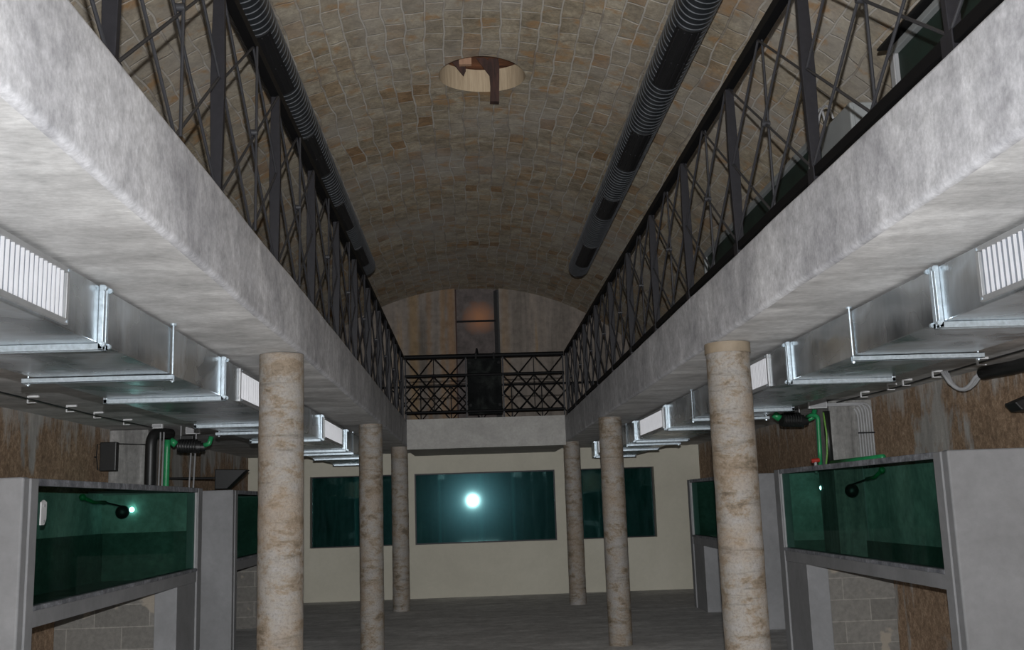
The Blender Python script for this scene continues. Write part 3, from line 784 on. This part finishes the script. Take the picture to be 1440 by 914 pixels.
def jbox(x, y, z, w, h, lab):
    t = thing('junction_box', lab, 'junction box', (x, y, z))
    MB().box(x-w/2, x+w/2, y-.03, y+.03, z-h/2, z+h/2).build('body', M['white'], t, bevel=.006)
    MB().box(x-w/2+.01, x+w/2-.01, y-.036, y-.03, z-h/2+.01, z+h/2-.01).build('lid', M['conduit'], t, bevel=.003)
jbox(-3.92, 14.7, 3.208, .20, .10, 'small white junction box under the left ceiling near the pump')
jbox(-4.22, 14.05, 3.228, .14, .06, 'flat grey clip box above the left vertical pipes')
jbox(4.52, 13.2, 3.198, .24, .12, 'white junction box above the right aquarium beside the pilaster')
# bundle of six bent conduits on the right pilaster
for k in range(6):
    x = 5.255-.036*k; zt = 3.20-.020*k; y = 13.28
    tube_thing('bent_conduit', [(x, y, 1.2), (x, y, zt-.16), *bend((x, y, zt-.12), (x, y, zt), (x-.12, y, zt)), (4.66, y, zt)] if k < 2 else [(x, y, 1.2), (x, y, zt-.16), *bend((x, y, zt-.12), (x, y, zt), (x-.05, y, zt+.03))][:None], .0125, M['conduit'],
               ['outermost', 'second', 'third', 'fourth', 'fifth', 'innermost'][k]+' grey bent conduit of the bundle on the right pilaster', 'conduit', 'bent conduits on the right pilaster', 8)
o = MB().box(5.05, 5.275, 13.258, 13.266, 2.80, 2.82).build('conduit_strap', M['steel']); tag(o, 'thin dark strap across the bundle of bent conduits', 'strap')
tube_thing('green_pipe', [(4.50, 13.22, 2.36), (4.51, 13.22, 2.6), (4.52, 13.22, 2.98), *bend((4.52, 13.22, 3.0), (4.52, 13.22, 3.06), (4.46, 13.3, 3.06)), (4.44, 13.4, 3.05)], .028, M['green'], 'green vertical pipe left of the right pilaster', 'pipe')
tube_thing('green_cable', [(4.54, 13.14, 2.36), (4.575, 13.14, 2.55), (4.59, 13.14, 2.8), (4.57, 13.14, 3.08)], .012, plain('lime_cable', (.12, .26, .05), .5), 'thin yellow green cable beside the right green pipe', 'cable')
tube_thing('black_pipe', [(4.635, 13.22, 2.36), (4.635, 13.22, 3.1)], .045, M['blackplastic'], 'black vertical pipe against the right pilaster', 'pipe')
tube_thing('green_pipe', [(4.60, 11.4, 2.425), (4.60, 12.4, 2.425), (4.60, 13.05, 2.425)], .035, M['green'], 'green pipe lying along the top of the right aquarium', 'pipe')
t = thing('red_valve', 'small red valve handle on the pipe above the right aquarium', 'valve', (4.40, 13.1, 2.45))
MB().rod((4.35, 13.1, 2.46), (4.45, 13.1, 2.47), .028, 10).build('handle', M['red'], t, smooth=True)
MB().rod((4.40, 13.1, 2.30), (4.40, 13.1, 2.45), .02, 10).build('stem', M['conduit'], t, smooth=True)

def floodlight(x, y, z, w, h, yaw, lab, wedge=False):
    t = thing('floodlight', lab, 'floodlight', (x, y, z))
    if wedge:
        if x < 0: m = MB().prism([(x-w/2, z+h/2), (x+w/2, z+h/2-.02), (x+w/2-.04, z+h/2-.06), (x-w*.12, z-h/2), (x-w/2, z-h/2)], 'Y', y-.14, y+.14)
        else: m = MB().prism([(x-w/2, z), (x+w*.3, z+h*.75), (x+w*.3, z-h*.5), (x-w*.36, z-h*.42)], 'Y', y-.10, y+.10)
    else:
        m = MB().box(x-w/2, x+w/2, y-.07, y+.05, z-h/2, z+h/2)
    m.build('housing', M['blackplastic'], t, bevel=.012)
    if wedge:
        e = (XL+.006) if x < 0 else (XR-.006)
        MB().rod((x-w/2+.02 if x < 0 else x+w/2-.08, y, z+.02), (e, y, z+.04), .02, 10).build('bracket', M['blackplastic'], t)
    else:
        MB().rod((XL+.001, y, z), (x-w/2-.055, y, z), .012, 8).build('wall_mount', M['blackplastic'], t)
        MB().path([(x-w/2-.002, y, z+h/2-.03), (x-w/2-.055, y, z+h/2-.02), (x-w/2-.065, y, z+.02), (x-w/2-.04, y, z-h/2+.02), (x-w/2, y, z-h/2+.03)], .008, 6).build('bracket', M['blackplastic'], t)
        m = MB()
        for k in range(5): m.box(x-w/2+.02+k*w*.19, x-w/2+.03+k*w*.19, y+.05, y+.075, z-h/2+.02, z+h/2-.02)
        m.build('cooling_fin', M['blackplastic'], t)
floodlight(-4.90, 14.2, 2.848, .22, .39, 0, 'black floodlight with a wire bracket on the left pilaster')
floodlight(-4.0, 17.5, 2.60, .52, .33, 0, 'black wedge shaped floodlight above the far left aquarium', True)
o = floodlight(5.03, 9.0, 2.79, .42, .17, 0, 'dark pointed floodlight at the right edge above the aquarium', True)
tube_thing('lamp_cable', [(-4.78, 14.2, 3.02), (-4.6, 14.2, 3.01), (-4.42, 14.2, 3.0)], .006, M['blackplastic'], 'thin black cable from the left floodlight to the pipe', 'cable', None, 6)
# wires along the aisle ceilings, held by small clips
def ceiling_wire(pts, r, clips, lab, x):
    t = thing('ceiling_cable', lab, 'cable', (x, 8, ZC-.03))
    MB().path(pts, r, 6).build('wire', M['blackplastic'], t)
    for y in clips:
        m = MB(); m.box(x-.055, x+.055, y-.014, y+.014, ZC-.022, ZC-.002)
        m.box(x-.055, x-.045, y-.014, y+.014, ZC-.07, ZC-.022); m.box(x-.055, x+.03, y-.014, y+.014, ZC-.078, ZC-.07)
        m.build('clip', M['white'], t)
    return t
ceiling_wire([(-4.33, 5, 3.22), (-4.33, 10.3, 3.215), (-4.31, 12.2, 3.20), (-4.28, 14.2, 3.215)], .009, [7.6, 8.9, 10.33, 11.32, 12.14, 13.17], 'thin black cable clipped along the left aisle ceiling', -4.33)
ceiling_wire([(4.80, 5, 3.22), (4.80, 9.3, 3.215), (4.82, 11.5, 3.20), (4.80, 13.25, 3.215)], .009, [7.7, 9.35, 10.3, 11.04, 11.46, 12.28], 'thin black cable clipped along the right aisle ceiling', 4.80)
tube_thing('insulated_pipe', [(5.05, 6.0, 3.15), (5.05, 9.3, 3.145), (4.98, 9.72, 3.15)], .065, M['blackplastic'], 'thick black insulated pipe under the right aisle ceiling', 'pipe', None, 14)
for k in range(3):
    dx = .045*k
    tube_thing('flexible_hose', [(4.96+dx*.6, 9.72, 3.15), *bend((4.94+dx*.5, 9.8, 3.12), (4.88+dx*.2, 9.95, 2.93-.005*k), (4.82-.01*k, 10.05, 3.10)), (4.80-dx*.6, 10.08, 3.22)], .019, M['conduit'],
               ['innermost', 'middle', 'outermost'][k]+' grey flexible hose looping from the black insulated pipe', 'hose', 'grey hoses at the insulated pipe')

# ------------------------------------------------------------------ right gallery equipment
def gtank(x0, x1, y0, y1, zt, lab, hood=False):
    t = thing('gallery_tank', lab, 'tank', (x0, y0, ZG))
    z0 = ZG-.02
    MB().box(x0+.02, x1, y0+.02, y1-.06, z0, zt-.05).build('body', M['greendark'], t, bevel=.01)
    m = MB(); m.box(x0-.02, x1+.02, y0, y1, zt-.05, zt); m.build('rim', M['unit'], t, bevel=.006)
    m = MB(); m.box(x0-.012, x0+.08, y1-.06, y1+.012, z0, zt-.05); m.box(x0-.02, x0-.005, y1-.075, y1-.055, z0, zt-.05)
    m.build('corner_post', M['unit'] if not hood else M['conduit'], t, bevel=.006)
    if hood:
        MB().prism([(x0-.06, zt+.03), (x0-.06, zt+.05), (x1+.1, zt+.22), (x1+.1, zt+.17)], 'Y', y0-.2, y1+.09).build('hood', M['blackplastic'], t, bevel=.004)
        MB().box(x0+.10, x0+.20, y0, y1-.02, zt+.004, zt+.03).build('lamp_strip', M['unit'], t, bevel=.004)
    return t
gtank(3.02, 4.2, 8.35, 12.6, 5.09, 'dark green tank with grey rim behind the right railing')
gtank(3.02, 4.0, 4.2, 6.68, 5.11, 'dark green tank under a black hood on the right gallery', True)
t = thing('equipment_cabinet', 'light grey cabinet standing between the two green gallery tanks', 'cabinet', (3.02, 7.5, ZG))
MB().box(3.02, 3.75, 7.5, 8.2, ZG-.02, 5.06).build('body', M['unit'], t, bevel=.012)
MB().box(3.05, 3.72, 7.485, 7.50, ZG+.1, 5.02).build('door', M['unit'], t, bevel=.004)
MB().box(3.66, 3.69, 7.465, 7.485, 4.4, 4.55).build('handle', M['steel'], t)
for k in range(3):
    pts = [(2.98-.02*k, 7.75+.13*k, 5.02), (2.95, 7.8+.13*k, 5.15+.03*k), (2.93, 7.95+.1*k, 5.08), (2.92-.01*k, 8.05+.06*k, 4.7), (2.93, 8.0+.1*k, 4.3), (2.96, 8.0+.12*k, ZG)]
    sm = []
    for i in range(len(pts)-1):
        a, b = Vector(pts[i]), Vector(pts[i+1]); p0 = Vector(pts[max(i-1, 0)]); p3 = Vector(pts[min(i+2, len(pts)-1)])
        for j in range(5):
            u = j/5; sm.append(.5*((2*a)+(b-p0)*u+(2*p0-5*a+4*b-p3)*u*u+(3*a-p0-3*b+p3)*u**3))
    sm.append(Vector(pts[-1]))
    tube_thing('hanging_cable', sm, .010, M['conduit'], ['nearest', 'middle', 'farthest'][k]+' grey cable hanging beside the grey gallery cabinet', 'cable', 'cables beside the gallery cabinet', 6)

# ------------------------------------------------------------------ camera
yaw, pitch, roll, F = .0433, .1715, .0328, 1442.96
fwd = Vector((math.sin(yaw)*math.cos(pitch), math.cos(yaw)*math.cos(pitch), math.sin(pitch)))
r0 = Vector((math.cos(yaw), -math.sin(yaw), 0)); u0 = r0.cross(fwd)
c, s = math.cos(roll), math.sin(roll)
rt = r0*c-u0*s; up = r0*s+u0*c
cam = bpy.data.cameras.new('camera'); cam.sensor_width = 36; cam.lens = F/1440*36; cam.clip_start = .05; cam.clip_end = 200
co = bpy.data.objects.new('camera', cam); COL.objects.link(co)
mt = Matrix((rt, up, -fwd)).transposed().to_4x4(); mt.translation = Vector((0, 0, HC)); co.matrix_world = mt
sc.camera = co

# ------------------------------------------------------------------ light: the flash on the camera, added ambient through the open near end, unseen fill
L = bpy.data.lights.new('flash', 'POINT'); L.energy = 1.0; L.shadow_soft_size = .014; L.use_nodes = True
nt = L.node_tree; em = [n for n in nt.nodes if n.type == 'EMISSION'][0]
lf = nt.nodes.new('ShaderNodeLightFalloff'); lf.inputs['Strength'].default_value = 285; lf.inputs['Smooth'].default_value = 0
nt.links.new(lf.outputs['Linear'], em.inputs['Strength']); em.inputs['Color'].default_value = (.97, .985, 1, 1)
lo = bpy.data.objects.new('flash', L); COL.objects.link(lo); lo.location = Vector((0, 0, HC))+up*.17
w = bpy.data.worlds.new('world'); sc.world = w; w.use_nodes = True
bg = w.node_tree.nodes['Background']; bg.inputs[0].default_value = (.80, .88, 1, 1); bg.inputs[1].default_value = .05
A = bpy.data.lights.new('fill_light', 'AREA'); A.shape = 'RECTANGLE'; A.size = 1.8; A.size_y = .22; A.energy = 85; A.color = (.96, .98, 1)  # unseen fill light added to lift the soffit and near beams
ao = bpy.data.objects.new('fill_light', A); COL.objects.link(ao); ao.location = (.3, -.9, .15)
ao.rotation_euler = Vector((0, .88, .48)).to_track_quat('-Z', 'Y').to_euler()

sc.view_settings.view_transform = 'Standard'; sc.view_settings.look = 'None'
sc.view_settings.gamma = 1; sc.view_settings.exposure = 0; sc.view_settings.use_curve_mapping = False
